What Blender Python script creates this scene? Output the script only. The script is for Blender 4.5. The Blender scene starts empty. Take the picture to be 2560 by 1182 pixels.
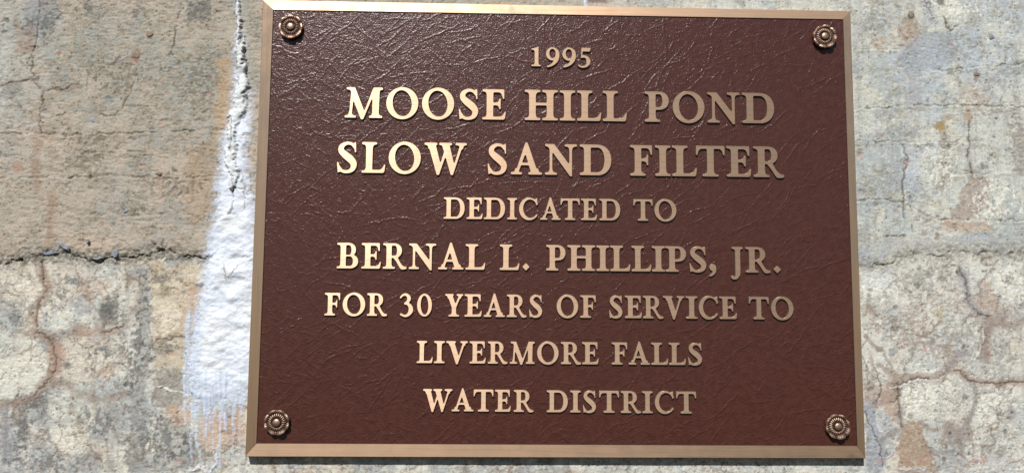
import bpy, math, random
import numpy as np
from mathutils import Vector, Matrix
from mathutils.geometry import tessellate_polygon
PI = math.pi
random.seed(7)
scene = bpy.context.scene
COL = scene.collection

# ---------------------------------------------------------------- camera
# metres; the wall is the plane y = 0, the plaque (24 x 18 inches) is centred on x = z = 0
FPX = 2000.0                                     # focal length in photo pixels (photo 2560 x 1182)
CAM = Vector((-.07063, -.80912, -.08877)); PITCH, YAW, ROLL = .095939, .028777, .007998
fwd = Vector((math.sin(YAW)*math.cos(PITCH), math.cos(YAW)*math.cos(PITCH), math.sin(PITCH)))
r0 = fwd.cross(Vector((0, 0, 1))).normalized(); u0 = r0.cross(fwd)
right = r0*math.cos(ROLL)+u0*math.sin(ROLL); up = -r0*math.sin(ROLL)+u0*math.cos(ROLL)
cd = bpy.data.cameras.new('camera'); cam = bpy.data.objects.new('camera', cd); COL.objects.link(cam)
cd.sensor_width = 36; cd.lens = FPX/2560*36; cd.clip_start = .01; cd.clip_end = 500
M = Matrix((right, up, -fwd)).transposed().to_4x4(); M.translation = CAM; cam.matrix_world = M
scene.camera = cam

def at(px, py, y=0.0):
    """the point of the plane at depth y that the survey photo shows at pixel (px, py)"""
    d = fwd + right*((px-1280)/FPX) + up*((591-py)/FPX); t = (y-CAM.y)/d.y
    return CAM + d*t

# ---------------------------------------------------------------- daylight
SUN = Vector((-.28, -1.0, 1.02)).normalized()    # towards the sun: high, in front of the wall, a little left
w = bpy.data.worlds.new('World'); scene.world = w; w.use_nodes = True
nt = w.node_tree; bg = nt.nodes['Background']; sky = nt.nodes.new('ShaderNodeTexSky')
sky.sky_type = 'NISHITA'; sky.sun_disc = False; sky.dust_density = .3; sky.sun_elevation = math.asin(SUN.z); sky.sun_rotation = math.atan2(SUN.x, SUN.y)
nt.links.new(sky.outputs[0], bg.inputs[0]); bg.inputs[1].default_value = .05
sd = bpy.data.lights.new('sun', 'SUN'); so = bpy.data.objects.new('sun', sd); COL.objects.link(so)
sd.energy = 5.0; sd.angle = math.radians(.53); sd.color = (1, .972, .93)
so.rotation_euler = SUN.to_track_quat('Z', 'Y').to_euler()
vs = scene.view_settings; vs.view_transform = 'Standard'; vs.look = 'None'; vs.exposure = .2; vs.gamma = 1

# ---------------------------------------------------------------- helpers
def s2l(c): return tuple(((v/255+.055)/1.055)**2.4 if v > 10 else v/255/12.92 for v in c)
def paint(r, g, b): return np.array(s2l((r, g, b)))*ALB
ALB = .86                                        # display value of a sunlit wall -> albedo
def link(name, me, parent=None, mat=None):
    o = bpy.data.objects.new(name, me); COL.objects.link(o)
    if parent: o.parent = parent
    if mat and me:
        for m in (mat if isinstance(mat, (list, tuple)) else [mat]): me.materials.append(m)
    return o
def tag(o, label, cat=None, group=None, kind=None):
    if label: o['label'] = label
    if cat: o['category'] = cat
    if group: o['group'] = group
    if kind: o['kind'] = kind
class N:
    def __init__(s, name):
        s.m = bpy.data.materials.new(name); s.m.use_nodes = True; s.t = s.m.node_tree; s.b = s.t.nodes['Principled BSDF']
        s.co = s.t.nodes.new('ShaderNodeTexCoord').outputs['Object']
    def n(s, kind, **kw):
        x = s.t.nodes.new('ShaderNode'+kind)
        for k, v in kw.items():
            if hasattr(x, k): setattr(x, k, v)
            else: x.inputs[k.replace('_', ' ')].default_value = v
        return x
    def l(s, a, b): s.t.links.new(a, b)
    def map(s, scale=(1, 1, 1), rot=(0, 0, 0), src=None, loc=(0, 0, 0)):
        x = s.n('Mapping'); x.inputs['Scale'].default_value = scale; x.inputs['Rotation'].default_value = rot; x.inputs['Location'].default_value = loc
        s.l(src or s.co, x.inputs[0]); return x.outputs[0]
    def noise(s, scale, detail=4, rough=.6, src=None, dist=0):
        x = s.n('TexNoise'); x.inputs['Scale'].default_value = scale; x.inputs['Detail'].default_value = detail
        x.inputs['Roughness'].default_value = rough; x.inputs['Distortion'].default_value = dist
        s.l(src or s.co, x.inputs['Vector']); return x.outputs['Fac'], x.outputs['Color']
    def math(s, op, a, b=None, c=None, clamp=False):
        x = s.n('Math', operation=op, use_clamp=clamp)
        for i, v in enumerate((a, b, c)):
            if v is None: continue
            if isinstance(v, (int, float)): x.inputs[i].default_value = v
            else: s.l(v, x.inputs[i])
        return x.outputs[0]
    def rng(s, v, a, b, c=0, d=1, kind='SMOOTHSTEP'):
        x = s.n('MapRange', interpolation_type=kind); s.l(v, x.inputs[0])
        for i, k in enumerate((a, b, c, d)): x.inputs[i+1].default_value = k
        return x.outputs[0]
    def mix(s, f, a, b, blend='MIX'):
        x = s.n('Mix', data_type='RGBA', blend_type=blend)
        for i, v in ((0, f), (6, a), (7, b)):
            if isinstance(v, (int, float)): x.inputs[i].default_value = v
            elif isinstance(v, (tuple, list, np.ndarray)): x.inputs[i].default_value = tuple(v)[:3]+(1,)
            else: s.l(v, x.inputs[i])
        return x.outputs[2]
    def bump(s, h, dist, strength=1.0, normal=None):
        x = s.n('Bump'); x.inputs['Strength'].default_value = strength; x.inputs['Distance'].default_value = dist
        s.l(h, x.inputs['Height'])
        if normal: s.l(normal, x.inputs['Normal'])
        return x.outputs[0]
    def set(s, **kw):
        for k, v in kw.items():
            i = s.b.inputs[k.replace('_', ' ')]
            if isinstance(v, (int, float)): i.default_value = v
            elif isinstance(v, (tuple, list, np.ndarray)): i.default_value = tuple(v)+((1,) if len(v) == 3 and i.type == 'RGBA' else ())
            else: s.l(v, i)

# ---------------------------------------------------------------- materials
def mat_wall():
    k = N('weathered_concrete'); a = k.n('Attribute'); a.attribute_name = 'stain'
    f1, _ = k.noise(900, 3, .7); f2, _ = k.noise(330, 3, .65, k.map((.6, 1, 1)))
    g = k.math('ADD', k.rng(f1, .25, .75, .74, 1.26, 'LINEAR'), k.rng(f2, .25, .75, -.15, .15, 'LINEAR'))
    c = k.mix(1.0, a.outputs['Color'], k.n('CombineColor').outputs[0], 'MULTIPLY')
    cc = k.t.nodes[-1] if False else None
    comb = [n for n in k.t.nodes if n.bl_idname == 'ShaderNodeCombineColor'][0]
    for i in range(3): k.l(g, comb.inputs[i])
    vo = k.n('TexVoronoi', feature='F1'); vo.inputs['Scale'].default_value = 260; k.l(k.co, vo.inputs['Vector'])
    sep = k.n('SeparateColor'); k.l(vo.outputs['Color'], sep.inputs[0])
    speck = k.math('MULTIPLY', k.rng(sep.outputs[0], .93, .95), k.rng(vo.outputs['Distance'], .45, .2))
    c = k.mix(k.math('MULTIPLY', speck, .5), c, tuple(paint(70, 66, 62)))
    k.set(Base_Color=c, Roughness=.93)
    k.b.inputs['Specular IOR Level'].default_value = .25
    h = k.math('ADD', k.math('MULTIPLY', f1, .5), f2)
    k.set(Normal=k.bump(h, .0006, .8)); return k.m
def mat_crust():
    k = N('lime_crust'); a = k.n('Attribute'); a.attribute_name = 'stain'
    f1, _ = k.noise(420, 4, .6)
    k.set(Base_Color=k.mix(k.math('MULTIPLY', k.rng(f1, .3, .7), .10), a.outputs['Color'], tuple(paint(205, 200, 190))), Roughness=.8)
    k.b.inputs['Specular IOR Level'].default_value = .3
    k.set(Normal=k.bump(f1, .0006, .6)); return k.m
def mat_bronze(name, axis, base, rough, aniso=.75, tarnish=None, grain=.5):
    """brushed cast bronze; the grain runs along `axis`"""
    k = N(name); s = [1, 1, 1]; s[axis] = .03
    f, _ = k.noise(2600, 2, .5, k.map(tuple(s))); g, _ = k.noise(60, 3, .6)
    s2 = [1, 1, 1]; s2[axis] = .012; st, _ = k.noise(1100, 2, .6, k.map(tuple(s2)))
    c = k.mix(k.rng(g, .3, .7, 0, .35), base, tuple(np.array(base)*np.array((.86, .83, .80))))
    c = k.mix(k.rng(st, .48, .72, 0, .5), c, tuple(np.array(base)*.6))
    if tarnish:
        t, _ = k.noise(28, 4, .6); c = k.mix(k.rng(t, .60, .76, 0, .6), c, tarnish)
    t = k.n('CombineXYZ'); t.inputs[2-axis].default_value = 1     # across the grain: the highlight spreads that way
    k.set(Base_Color=c, Metallic=.82, Roughness=k.rng(g, .3, .7, rough-.03, rough+.05), Anisotropic=aniso, Tangent=t.outputs[0], Normal=k.bump(f, .00006, grain))
    return k.m
def mat_leather():
    k = N('brown_grained_paint')
    p, _ = k.noise(750, 2, .55); q_, _ = k.noise(170, 3, .6)
    h = k.math('ADD', k.math('MULTIPLY', p, .42), k.math('MULTIPLY', q_, .35))
    c = k.mix(k.rng(q_, .3, .7), tuple(s2l((64, 34, 28))), tuple(s2l((72, 40, 33))))
    k.set(Base_Color=c, Roughness=.27, Normal=k.bump(h, .00085, 1.0)); k.b.inputs['Specular IOR Level'].default_value = .42
    return k.m
def mat_rosette():
    k = N('antique_bronze'); a = k.n('Attribute'); a.attribute_name = 'wear'
    f, _ = k.noise(700, 3, .6)
    w_ = k.math('ADD', a.outputs['Fac'], k.math('MULTIPLY', k.math('SUBTRACT', f, .5), .5))
    k.set(Base_Color=k.mix(k.rng(w_, .25, .75), (.085, .050, .038), (.34, .225, .165)), Metallic=.85, Roughness=k.rng(w_, .2, .8, .6, .46)); return k.m
def mat_plain(name, c, rough, metal=0, var=.25):
    k = N(name); f, _ = k.noise(300, 4, .6)
    k.set(Base_Color=k.mix(k.rng(f, .3, .7), c, tuple(np.array(c)*(1-var))), Roughness=rough, Metallic=metal, Normal=k.bump(f, .0004, .5)); return k.m
# ---------------------------------------------------------------- letterforms
# Each capital is drawn in units of its cap height as a union of filled shapes,
# rasterised, softened a little (cast edges are never sharp) and traced back to outlines.
GN = 96                                    # raster cells per cap height
def q(p0, p1, p2, n=8):
    t = np.linspace(0, 1, n)[:, None]
    return ((1-t)**2*np.array(p0) + 2*t*(1-t)*np.array(p1) + t*t*np.array(p2)).tolist()
def catmull(P, n=10):
    P = np.array(P, float); P = np.vstack([2*P[0]-P[1], P, 2*P[-1]-P[-2]]); out = []
    for i in range(1, len(P)-2):
        a, b, c, d = P[i-1], P[i], P[i+1], P[i+2]
        for t in np.linspace(0, 1, n, endpoint=False):
            out.append(.5*(2*b+(c-a)*t+(2*a-5*b+4*c-d)*t*t+(3*b-a-3*c+d)*t**3))
    out.append(P[-2]); return np.array(out)
def ell(cx, cy, rx, ry, tilt=0, n=48):
    a = np.linspace(0, 2*PI, n, endpoint=False)
    x, y = rx*np.cos(a), ry*np.sin(a); c, s = math.cos(tilt), math.sin(tilt)
    return np.stack([cx+x*c-y*s, cy+x*s+y*c], -1).tolist()
def serif(xl, xr, sl, sr, y, d, th=.075, br=.13):
    L = [(xl-sl, y)] + [(xl-sl-.008*(sl > 0), y+d*th)] + q((xl-sl+.03, y+d*th*1.05), (xl, y+d*th), (xl, y+d*(th+br))) if sl > 0 else [(xl, y), (xl, y+d*(th+br))]
    R = q((xr, y+d*(th+br)), (xr, y+d*th), (xr+sr-.03, y+d*th*1.05)) + [(xr+sr+.008, y+d*th), (xr+sr, y)] if sr > 0 else [(xr, y+d*(th+br)), (xr, y)]
    return L + R
def stem(xl, xr, f=(.14, .14), t=(.14, .14), y0=0, y1=1):
    out = [[(xl, y0), (xr, y0), (xr, y1), (xl, y1)]]
    if f: out.append(serif(xl, xr, f[0], f[1], y0, 1))
    if t: out.append(serif(xl, xr, t[0], t[1], y1, -1))
    return out
def quad(a, b, c, d): return [[a, b, c, d]]
def stroke(P):
    C = catmull(P, 12); out = []
    for i in range(len(C)-1):
        (x0, y0, w0), (x1, y1, w1) = C[i], C[i+1]
        dx, dy = x1-x0, y1-y0; L = math.hypot(dx, dy)+1e-9; nx, ny = -dy/L, dx/L
        out.append([(x0+nx*w0, y0+ny*w0), (x1+nx*w1, y1+ny*w1), (x1-nx*w1, y1-ny*w1), (x0-nx*w0, y0-ny*w0)])
        out.append(ell(x0, y0, w0, w0, 0, 14))
    out.append(ell(C[-1][0], C[-1][1], C[-1][2], C[-1][2], 0, 14)); return out
def arm_bottom(x0, x1, tip=.28):
    return [[(x0, 0), (x1-.10, 0)] + q((x1-.10, 0), (x1-.045, 0), (x1-.03, .05), 5) + [(x1, tip), (x1-.05, tip+.01)] + q((x1-.06, tip-.02), (x1-.12, .10), (x1-.25, .10)) + q((x0+.14, .10), (x0, .10), (x0, .20))]
def arm_top(x0, x1, tip=.68):
    return [[(x0, 1), (x1, 1), (x1+.005, tip), (x1-.05, tip)] + q((x1-.06, tip+.04), (x1-.09, .90), (x1-.2, .90)) + q((x0+.13, .90), (x0, .9), (x0, .8))]
def arm_mid(x0, x1, lo=.34, hi=.70):
    return [[(x0, .47), (x1-.16, .47)] + q((x1-.16, .47), (x1-.06, .47), (x1-.05, lo), 6) + [(x1, lo), (x1, hi), (x1-.045, hi)] + q((x1-.05, hi), (x1-.06, .57), (x1-.17, .565), 6) + [(x0, .565)]]
def bowl(x0, x1, y0, y1, th, ht=.1, hb=.1, ri=0.0):
    """D-shaped stroke: outer polygon and its counter"""
    xm = x0+(x1-x0)*.38
    def half(xa, xb, ya, yb, xm):
        k = .93; ym = (ya+yb)/2; r = xb-xm; out = [(xa, ya), (xm, ya)]
        for t in np.linspace(-PI/2, PI/2, 26): out.append((xm+r*np.sign(math.cos(t))*abs(math.cos(t))**k, ym+(yb-ya)/2*np.sign(math.sin(t))*abs(math.sin(t))**k))
        return out + [(xa, yb)]
    return half(x0, x1, y0, y1, xm), half(x0+ri, x1-th, y0+hb, y1-ht, min(xm, x1-th-.08))
def glyph(ch):
    A = []; S = []; B = []                      # add, then subtract, then add again
    if ch == 'I': A = stem(.145, .375)
    elif ch == 'H': A = stem(.15, .375)+stem(.715, .94)+quad((.3, .485), (.8, .485), (.8, .58), (.3, .58))
    elif ch == 'L': A = stem(.14, .37, (.14, 0))+arm_bottom(.3, .81)
    elif ch == 'E': A = stem(.14, .37, (.14, 0), (.14, 0))+arm_bottom(.3, .79, .27)+arm_top(.3, .73)+arm_mid(.3, .61)
    elif ch == 'F': A = stem(.15, .38, (.15, .14), (.15, 0))+arm_top(.3, .74)+arm_mid(.3, .61)
    elif ch == 'T':
        A = stem(.36, .59, (.15, .15), None)+arm_top(.45, .95, .69)+[[(.95-x, y) for x, y in arm_top(.45, .95, .69)[0]]]
    elif ch == 'P':
        o, c = bowl(.3, .80, .40, 1.0, .22, .09, .09); A = stem(.14, .37)+[o]; S = [[(max(x, .37), y) for x, y in c]]
    elif ch == 'R':
        o, c = bowl(.3, .79, .43, 1.0, .215, .09, .09)
        A = stem(.14, .37)+[o]; S = [[(max(x, .37), y) for x, y in c]]
        B = [[(.40, .46), (.60, .50)] + q((.60, .50), (.76, .13), (.90, .10), 8) + [(1.0, .085), (1.0, .015)] + q((1.0, .01), (.80, -.06), (.72, .02), 8) + q((.70, .05), (.56, .30), (.40, .46), 6)]
    elif ch == 'B':
        o1, c1 = bowl(.3, .76, .46, 1.0, .19, .09, .07); o2, c2 = bowl(.3, .86, 0, .56, .22, .09, .095)
        A = stem(.14, .37, (.14, 0), (.14, 0))+[o1, o2]; S = [[(max(x, .37), y) for x, y in c1], [(max(x, .37), y) for x, y in c2]]
    elif ch == 'D':
        o, c = bowl(.3, 1.05, 0, 1, .235, .1, .1); A = stem(.14, .37, (.14, 0), (.14, 0))+[o]; S = [[(max(x, .37), y) for x, y in c]]
    elif ch == 'O': A = [ell(.525, .5, .525, .53)]; S = [ell(.52, .5, .305, .425, .13)]
    elif ch == '0': A = [ell(.34, .5, .34, .51)]; S = [ell(.34, .5, .165, .42, .04)]
    elif ch == 'C':
        A = [ell(.50, .5, .50, .53)]; S = [ell(.56, .51, .345, .425, .10), [(.72, .24), (1.2, .26), (1.2, .72), (.72, .72)]]
        B = [[(.74, .93), (.86, 1.0), (.90, 1.0), (.90, .66), (.855, .66)] + q((.85, .68), (.82, .82), (.68, .9), 6)]
        B += stroke([(.62, .035, .045), (.76, .10, .045), (.87, .23, .03)])
    elif ch == 'S':
        A = stroke([(.565, .82, .045), (.46, .935, .05), (.30, .955, .055), (.15, .86, .082), (.135, .71, .095), (.26, .58, .115), (.43, .44, .12), (.535, .29, .105), (.50, .12, .08), (.35, .035, .055), (.18, .055, .05), (.08, .19, .035)])
        A += [[(.60, 1.01), (.555, 1.0), (.50, .93), (.545, .80), (.565, .66), (.61, .66)], [(.0, .35), (.05, .35), (.12, .14), (.16, .03), (.08, .02), (.035, -.02)]]
    elif ch == 'N':
        A = stem(.15, .25, (.15, .15), None)+stem(.80, .90, None, (.15, .16), .0, 1)+[[(.0, 1), (.31, 1), (.90, .22), (.90, -.045), (.83, -.045), (.2, .80), (.12, .9)]]
        A += [[(-.0, 1)]+[(.0, .93)]+q((.03, .925), (.12, .92), (.16, .80))+[(.26, .95), (.26, 1)]]
    elif ch == 'M':
        A = [[(.135, 0), (.235, 0), (.30, .85), (.20, .9)], serif(.135, .24, .135, .14, 0, 1)]
        A += [[(.04, 1), (.33, 1), (.655, .22), (.60, -.05), (.54, -.05), (.215, .72), (.20, .84), (.16, .91), (.04, .93)], [(.545, -.05), (.62, -.05), (.985, .86), (.985, 1), (.93, 1)]]
        A += [[(.93, 1), (1.15, 1), (1.13, 0), (.905, 0), (.905, .7)], serif(.905, 1.13, .10, .12, 0, 1), serif(1.0, 1.13, .02, .12, 1, -1)]
    elif ch == 'W':
        A = [[(.10, 1), (.36, 1), (.56, .27), (.48, -.045), (.42, -.045)], [(.425, -.045), (.50, -.045), (.76, .72), (.66, .74)]]
        A += [[(.56, 1), (.82, 1), (1.01, .27), (.945, -.045), (.885, -.045)], [(.89, -.045), (.96, -.045), (1.31, 1), (1.20, 1)]]
        A += [serif(.13, .34, .13, .09, 1, -1), serif(.61, .80, .12, .12, 1, -1), serif(1.19, 1.29, .16, .12, 1, -1)]
    elif ch == 'V':
        A = [[(.11, 1), (.37, 1), (.60, .30), (.53, -.045), (.46, -.045)], [(.465, -.045), (.545, -.045), (.90, 1), (.78, 1)], serif(.14, .34, .14, .11, 1, -1), serif(.79, .88, .14, .12, 1, -1)]
    elif ch == 'Y':
        A = stem(.32, .54, (.15, .15), None, 0, .45)+[[(.09, 1), (.34, 1), (.52, .52), (.50, .35), (.32, .40)], [(.42, .38), (.54, .40), (.80, 1), (.68, 1)], serif(.12, .31, .12, .10, 1, -1), serif(.68, .77, .13, .10, 1, -1)]
    elif ch == 'A':
        A = [[(.13, 0), (.23, 0), (.56, .88), (.50, 1.03), (.47, 1.03)], [(.47, 1.05), (.555, 1.05), (.93, 0), (.69, 0), (.44, .8)], [(.25, .30), (.72, .30), (.70, .385), (.28, .385)]]
        A += [serif(.14, .235, .14, .14, 0, 1), serif(.70, .92, .12, .12, 0, 1)]
    elif ch == 'J':
        A = stem(.19, .41, None, (.14, .12), -.02, 1)+stroke([(.30, .1, .11), (.295, -.06, .105), (.23, -.19, .07), (.12, -.225, .05), (.065, -.185, .065)])
    elif ch == '1': A = stem(.19, .42, (.18, .13), None, 0, .97)+[[(.42, 1.03), (.36, 1.03)]+q((.33, .99), (.2, .93), (.02, .92), 6)+[(.02, .85)]+q((.05, .85), (.19, .86), (.19, .74), 6)+[(.42, .74)]]
    elif ch in '96':
        A = [ell(.37, .66, .365, .345)]; S = [ell(.365, .68, .165, .235, .08)]
        B = stroke([(.615, .72, .10), (.62, .52, .115), (.545, .31, .105), (.38, .13, .075), (.20, .03, .05), (.09, .0, .04)])
    elif ch == '5':
        A = [[(.19, 1), (.66, 1), (.71, 1.02), (.66, .81), (.26, .81), (.19, .83)], [(.19, 1), (.265, 1), (.255, .48), (.17, .46)]]
        A += stroke([(.22, .52, .05), (.36, .555, .065), (.52, .47, .09), (.575, .30, .115), (.52, .13, .085), (.36, .03, .06), (.20, .02, .05), (.06, .09, .05)])
    elif ch == '3':
        A = stroke([(.05, .83, .045), (.16, .94, .05), (.33, .95, .065), (.44, .82, .09), (.40, .67, .075), (.25, .56, .04)])
        A += stroke([(.25, .56, .045), (.40, .54, .065), (.52, .40, .10), (.53, .25, .11), (.45, .10, .08), (.28, .01, .055), (.07, .08, .05)])
    elif ch == '.': A = [[(.145, -.02), (.29, .135), (.145, .29), (0, .135)]]
    elif ch == ',': A = [ell(.14, .19, .135, .135)]+stroke([(.17, .17, .10), (.20, .04, .07), (.14, -.07, .05), (.04, -.14, .035)])
    return A, S, B
def fill(poly, X, Y):
    P = np.array(poly, float); m = np.zeros(X.shape, bool)
    x0, x1, y0, y1 = P[:, 0].min(), P[:, 0].max(), P[:, 1].min(), P[:, 1].max()
    j = np.where((X[0] >= x0) & (X[0] <= x1))[0]; i = np.where((Y[:, 0] >= y0) & (Y[:, 0] <= y1))[0]
    if len(i) == 0 or len(j) == 0: return m
    sl = (slice(i[0], i[-1]+1), slice(j[0], j[-1]+1)); x, y = X[sl], Y[sl]; ins = np.zeros(x.shape, bool)
    for k in range(len(P)):
        (ax, ay), (bx, by) = P[k-1], P[k]
        if ay == by: continue
        ins ^= ((ay > y) != (by > y)) & (x < (bx-ax)*(y-ay)/(by-ay)+ax)
    m[sl] = ins; return m
def blur1(F, s):
    r = int(3*s)+1; k = np.exp(-.5*(np.arange(-r, r+1)/s)**2); k /= k.sum()
    for ax in (0, 1): F = np.apply_along_axis(lambda v: np.convolve(v, k, 'same'), ax, F)
    return F
def contours(F, h, ox, oy, lev=.5):
    """marching squares; returns closed loops (inside on the left)"""
    ny, nx = F.shape; nxt = {}
    c = F > lev
    cells = np.argwhere((c[:-1, :-1].astype(int)+c[1:, :-1]+c[:-1, 1:]+c[1:, 1:]) % 4 != 0)
    pt = {}
    def edge(i, j, d):                      # d 0: (i,j)-(i,j+1)  1: (i,j)-(i+1,j)
        k = (i, j, d)
        if k not in pt:
            a = F[i, j]; b = F[i, j+1] if d == 0 else F[i+1, j]; t = (lev-a)/(b-a)
            pt[k] = (ox+(j+(t if d == 0 else 0))*h, oy+(i+(t if d else 0))*h)
        return k
    T = {1: [('L', 'B')], 2: [('B', 'R')], 3: [('L', 'R')], 4: [('R', 'T')], 5: [('L', 'B'), ('R', 'T')], 6: [('B', 'T')], 7: [('L', 'T')],
         8: [('T', 'L')], 9: [('T', 'B')], 10: [('B', 'R'), ('T', 'L')], 11: [('T', 'R')], 12: [('R', 'L')], 13: [('R', 'B')], 14: [('B', 'L')]}
    for i, j in cells:
        m = int(c[i, j])+2*int(c[i, j+1])+4*int(c[i+1, j+1])+8*int(c[i+1, j])
        e = {'B': (i, j, 0), 'T': (i+1, j, 0), 'L': (i, j, 1), 'R': (i, j+1, 1)}
        for a, b in T[m]: nxt[edge(*e[b])] = edge(*e[a])
    loops = []
    while nxt:
        k0, k = next(iter(nxt.items())); loop = [pt[k0]]; del nxt[k0]
        while k != k0 and k in nxt: loop.append(pt[k]); k2 = nxt.pop(k); k = k2
        if len(loop) > 8: loops.append(np.array(loop))
    return loops
def outline(ch):
    A, S, B = glyph(ch); allp = np.vstack([np.array(p) for p in A+B]); x0, x1 = allp[:, 0].min(), allp[:, 0].max()
    gx = np.arange(x0-.08, x1+.08, 1/GN/2); gy = np.arange(-.36, 1.18, 1/GN/2); X, Y = np.meshgrid(gx, gy); m = np.zeros(X.shape, bool)
    for p in A: m |= fill(p, X, Y)
    for p in S: m &= ~fill(p, X, Y)
    for p in B: m |= fill(p, X, Y)
    F = m.astype(float); F = blur1(F, 2.6)[::2, ::2]
    L = []
    for l in contours(F, 1/GN, gx[0], gy[0]):
        n = len(l); d = np.r_[0, np.cumsum(np.hypot(*np.diff(np.vstack([l, l[:1]]), axis=0).T))]
        k = max(12, int(d[-1]/.026)); s = np.linspace(0, d[-1], k, endpoint=False); lc = np.vstack([l, l[:1]])
        # keep corners: resample finely but snap to raster points
        L.append(np.stack([np.interp(s, d, lc[:, 0]), np.interp(s, d, lc[:, 1])], -1))
    xs = np.vstack(L)[:, 0]; return L, xs.min(), xs.max()
# ---------------------------------------------------------------- the concrete wall
U = 1/2470                                       # metres per photo pixel on the wall
def axis(a, b, step, far):
    core = np.arange(a, b+step/2, step); lo, hi = [], []; d = step; x = a
    while x > -far: d = min(d*1.09, .06); x -= d; lo.append(x)
    d = step; x = b
    while x < far: d = min(d*1.09, .06); x += d; hi.append(x)
    return np.array(lo[::-1]+core.tolist()+hi)
XS = axis(-.590, .515, .0008, 1.9); ZS = axis(-.275, .275, .0008, 1.3)
GX, GZ = np.meshgrid(XS, ZS)
def vnoise(x, z, s, seed):
    """value noise, feature size s metres"""
    r = np.random.RandomState(seed).rand(256, 256); x = x/s+seed*3.7; z = z/s+seed*1.9
    xi = np.floor(x).astype(np.int64); zi = np.floor(z).astype(np.int64); fx = x-xi; fz = z-zi
    fx = fx*fx*(3-2*fx); fz = fz*fz*(3-2*fz); xi &= 255; zi &= 255; x1 = (xi+1) & 255; z1 = (zi+1) & 255
    a = r[zi, xi]; b = r[zi, x1]; c = r[z1, xi]; d = r[z1, x1]
    return (a+(b-a)*fx)*(1-fz)+(c+(d-c)*fx)*fz
def fbm(s, seed, oct=4, rough=.55, ax=1, az=1, x=None, z=None):
    x = GX if x is None else x; z = GZ if z is None else z
    t = 0; n = 0; a = 1
    for i in range(oct): t = t+a*vnoise(x/ax, z/az, s/2**i, seed+i*7); n += a; a *= rough
    return t/n
def ss(a, b, v): t = np.clip((v-a)/(b-a), 0, 1); return t*t*(3-2*t)
W1 = fbm(14*U, 11, 4)-.5; W2 = fbm(14*U, 23, 4)-.5
WX = GX+W1*15*U; WZ = GZ+W2*15*U                 # irregular coordinates: no line on old concrete is clean
V1 = fbm(4*U, 31, 2)-.5; WX += V1*4*U; WZ += (fbm(4*U, 37, 2)-.5)*4*U
def pts(P): return [at(x, y) for x, y in P]
def window(P, pad):
    x = [p[0] for p in P]; z = [p[2] for p in P]
    j0, j1 = np.searchsorted(XS, (min(x)-pad, max(x)+pad)); i0, i1 = np.searchsorted(ZS, (min(z)-pad, max(z)+pad))
    return slice(max(i0, 0), i1), slice(max(j0, 0), j1)
def dist(P, pad, closed=False):
    P = pts(P); w_ = window(P, pad+12*U); x = WX[w_]; z = WZ[w_]; d = np.full(x.shape, 9.0)
    for a, b in (zip(P, P[1:]+P[:1]) if closed else zip(P, P[1:])):
        ax, az, bx, bz = a[0], a[2], b[0]-a[0], b[2]-a[2]; L = bx*bx+bz*bz+1e-12
        t = np.clip(((x-ax)*bx+(z-az)*bz)/L, 0, 1); d = np.minimum(d, np.hypot(x-ax-t*bx, z-az-t*bz))
    return w_, d
C = np.zeros(GX.shape+(3,)); Hh = np.zeros(GX.shape)       # albedo, height towards the viewer
def lay(w_, m, c): C[w_] += (c-C[w_])*m[..., None]
FULL = (slice(None), slice(None))
def line(P, width, c, a=.8, soft=1.0, depth=0, breakup=0, seed=5):
    w_, d = dist(P, width*U*2.2); m = ss(width*U*(.5+soft*.5), width*U*.5*(1-soft*.8), d)
    if breakup: m = m*ss(breakup-.12, breakup+.12, BR[w_])
    lay(w_, m*a, c)
    if depth: Hh[w_] -= m*depth
def blob(x, y, rx, ry, c, a=.7, soft=.5, depth=0, rag=.5):
    p = at(x, y); rx *= U; ry *= U; w_ = window([p], max(rx, ry)*1.7+10*U)
    d = np.hypot((WX[w_]-p[0])/rx, (WZ[w_]-p[2])/ry)+(BR[w_]-.5)*rag*1.6
    m = ss(1+soft*.5, 1-soft*.7, d); lay(w_, m*a, c)
    if depth: Hh[w_] -= m*depth
def area(P, c, a=.7, soft=6, rag=14, tex=None):
    w_, d = dist(P, soft*U*2+rag*U, True); ins = fill([(p[0], p[2]) for p in pts(P)], WX[w_], WZ[w_])
    s = np.where(ins, d, -d)+((BR[w_]-.5)*rag*2.4+(SPK2[w_]-.5)*rag*.9)*U; m = ss(-soft*U*.7, soft*U*.7, s)*(.72+.28*ss(.35, .6, SPK2[w_]))
    if tex is not None: m = m*tex[w_]
    lay(w_, m*a, c); return w_, m
BR = fbm(22*U, 51, 5, .62)                       # break-up
BR2 = fbm(9*U, 71, 4, .65); BIG = fbm(190*U, 83, 4, .5); MID = fbm(70*U, 91, 5, .58)
STREAK = fbm(16*U, 101, 4, .6, 1, 9); FINE = fbm(3.2*U, 111, 3, .7); FINE2 = fbm(5*U, 121, 3, .65, 2.4, .9)
# --- ground colours of the four regions
jz = at(1280, 640)[2]; xl = at(630, 600)[0]
JW = np.interp(GX[0], [at(a, b)[0] for a, b in ((0, 655), (110, 640), (160, 632), (250, 653), (400, 632), (500, 645), (2140, 662), (2200, 664), (2280, 640), (2400, 632), (2560, 633))],
               [at(a, b)[2] for a, b in ((0, 655), (110, 640), (160, 632), (250, 653), (400, 632), (500, 645), (2140, 662), (2200, 664), (2280, 640), (2400, 632), (2560, 633))])[None, :]
JN = GZ-JW-(fbm(26*U, 131, 4)-.5)*22*U            # signed height above the cold joint
lowm = ss(20*U, -14*U, JN); rightm = ss(-.05, .15, GX)
zt = ss(at(0, 560)[2], at(0, 90)[2], GZ)          # 1 at the top
tan = paint(171, 161, 145); green = paint(158, 155, 141); pink = paint(185, 167, 148); grey = paint(148, 147, 139)
C[:] = tan
SPK = fbm(5*U, 401, 2, .7); SPK2 = fbm(7.5*U, 411, 3, .7)
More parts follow.
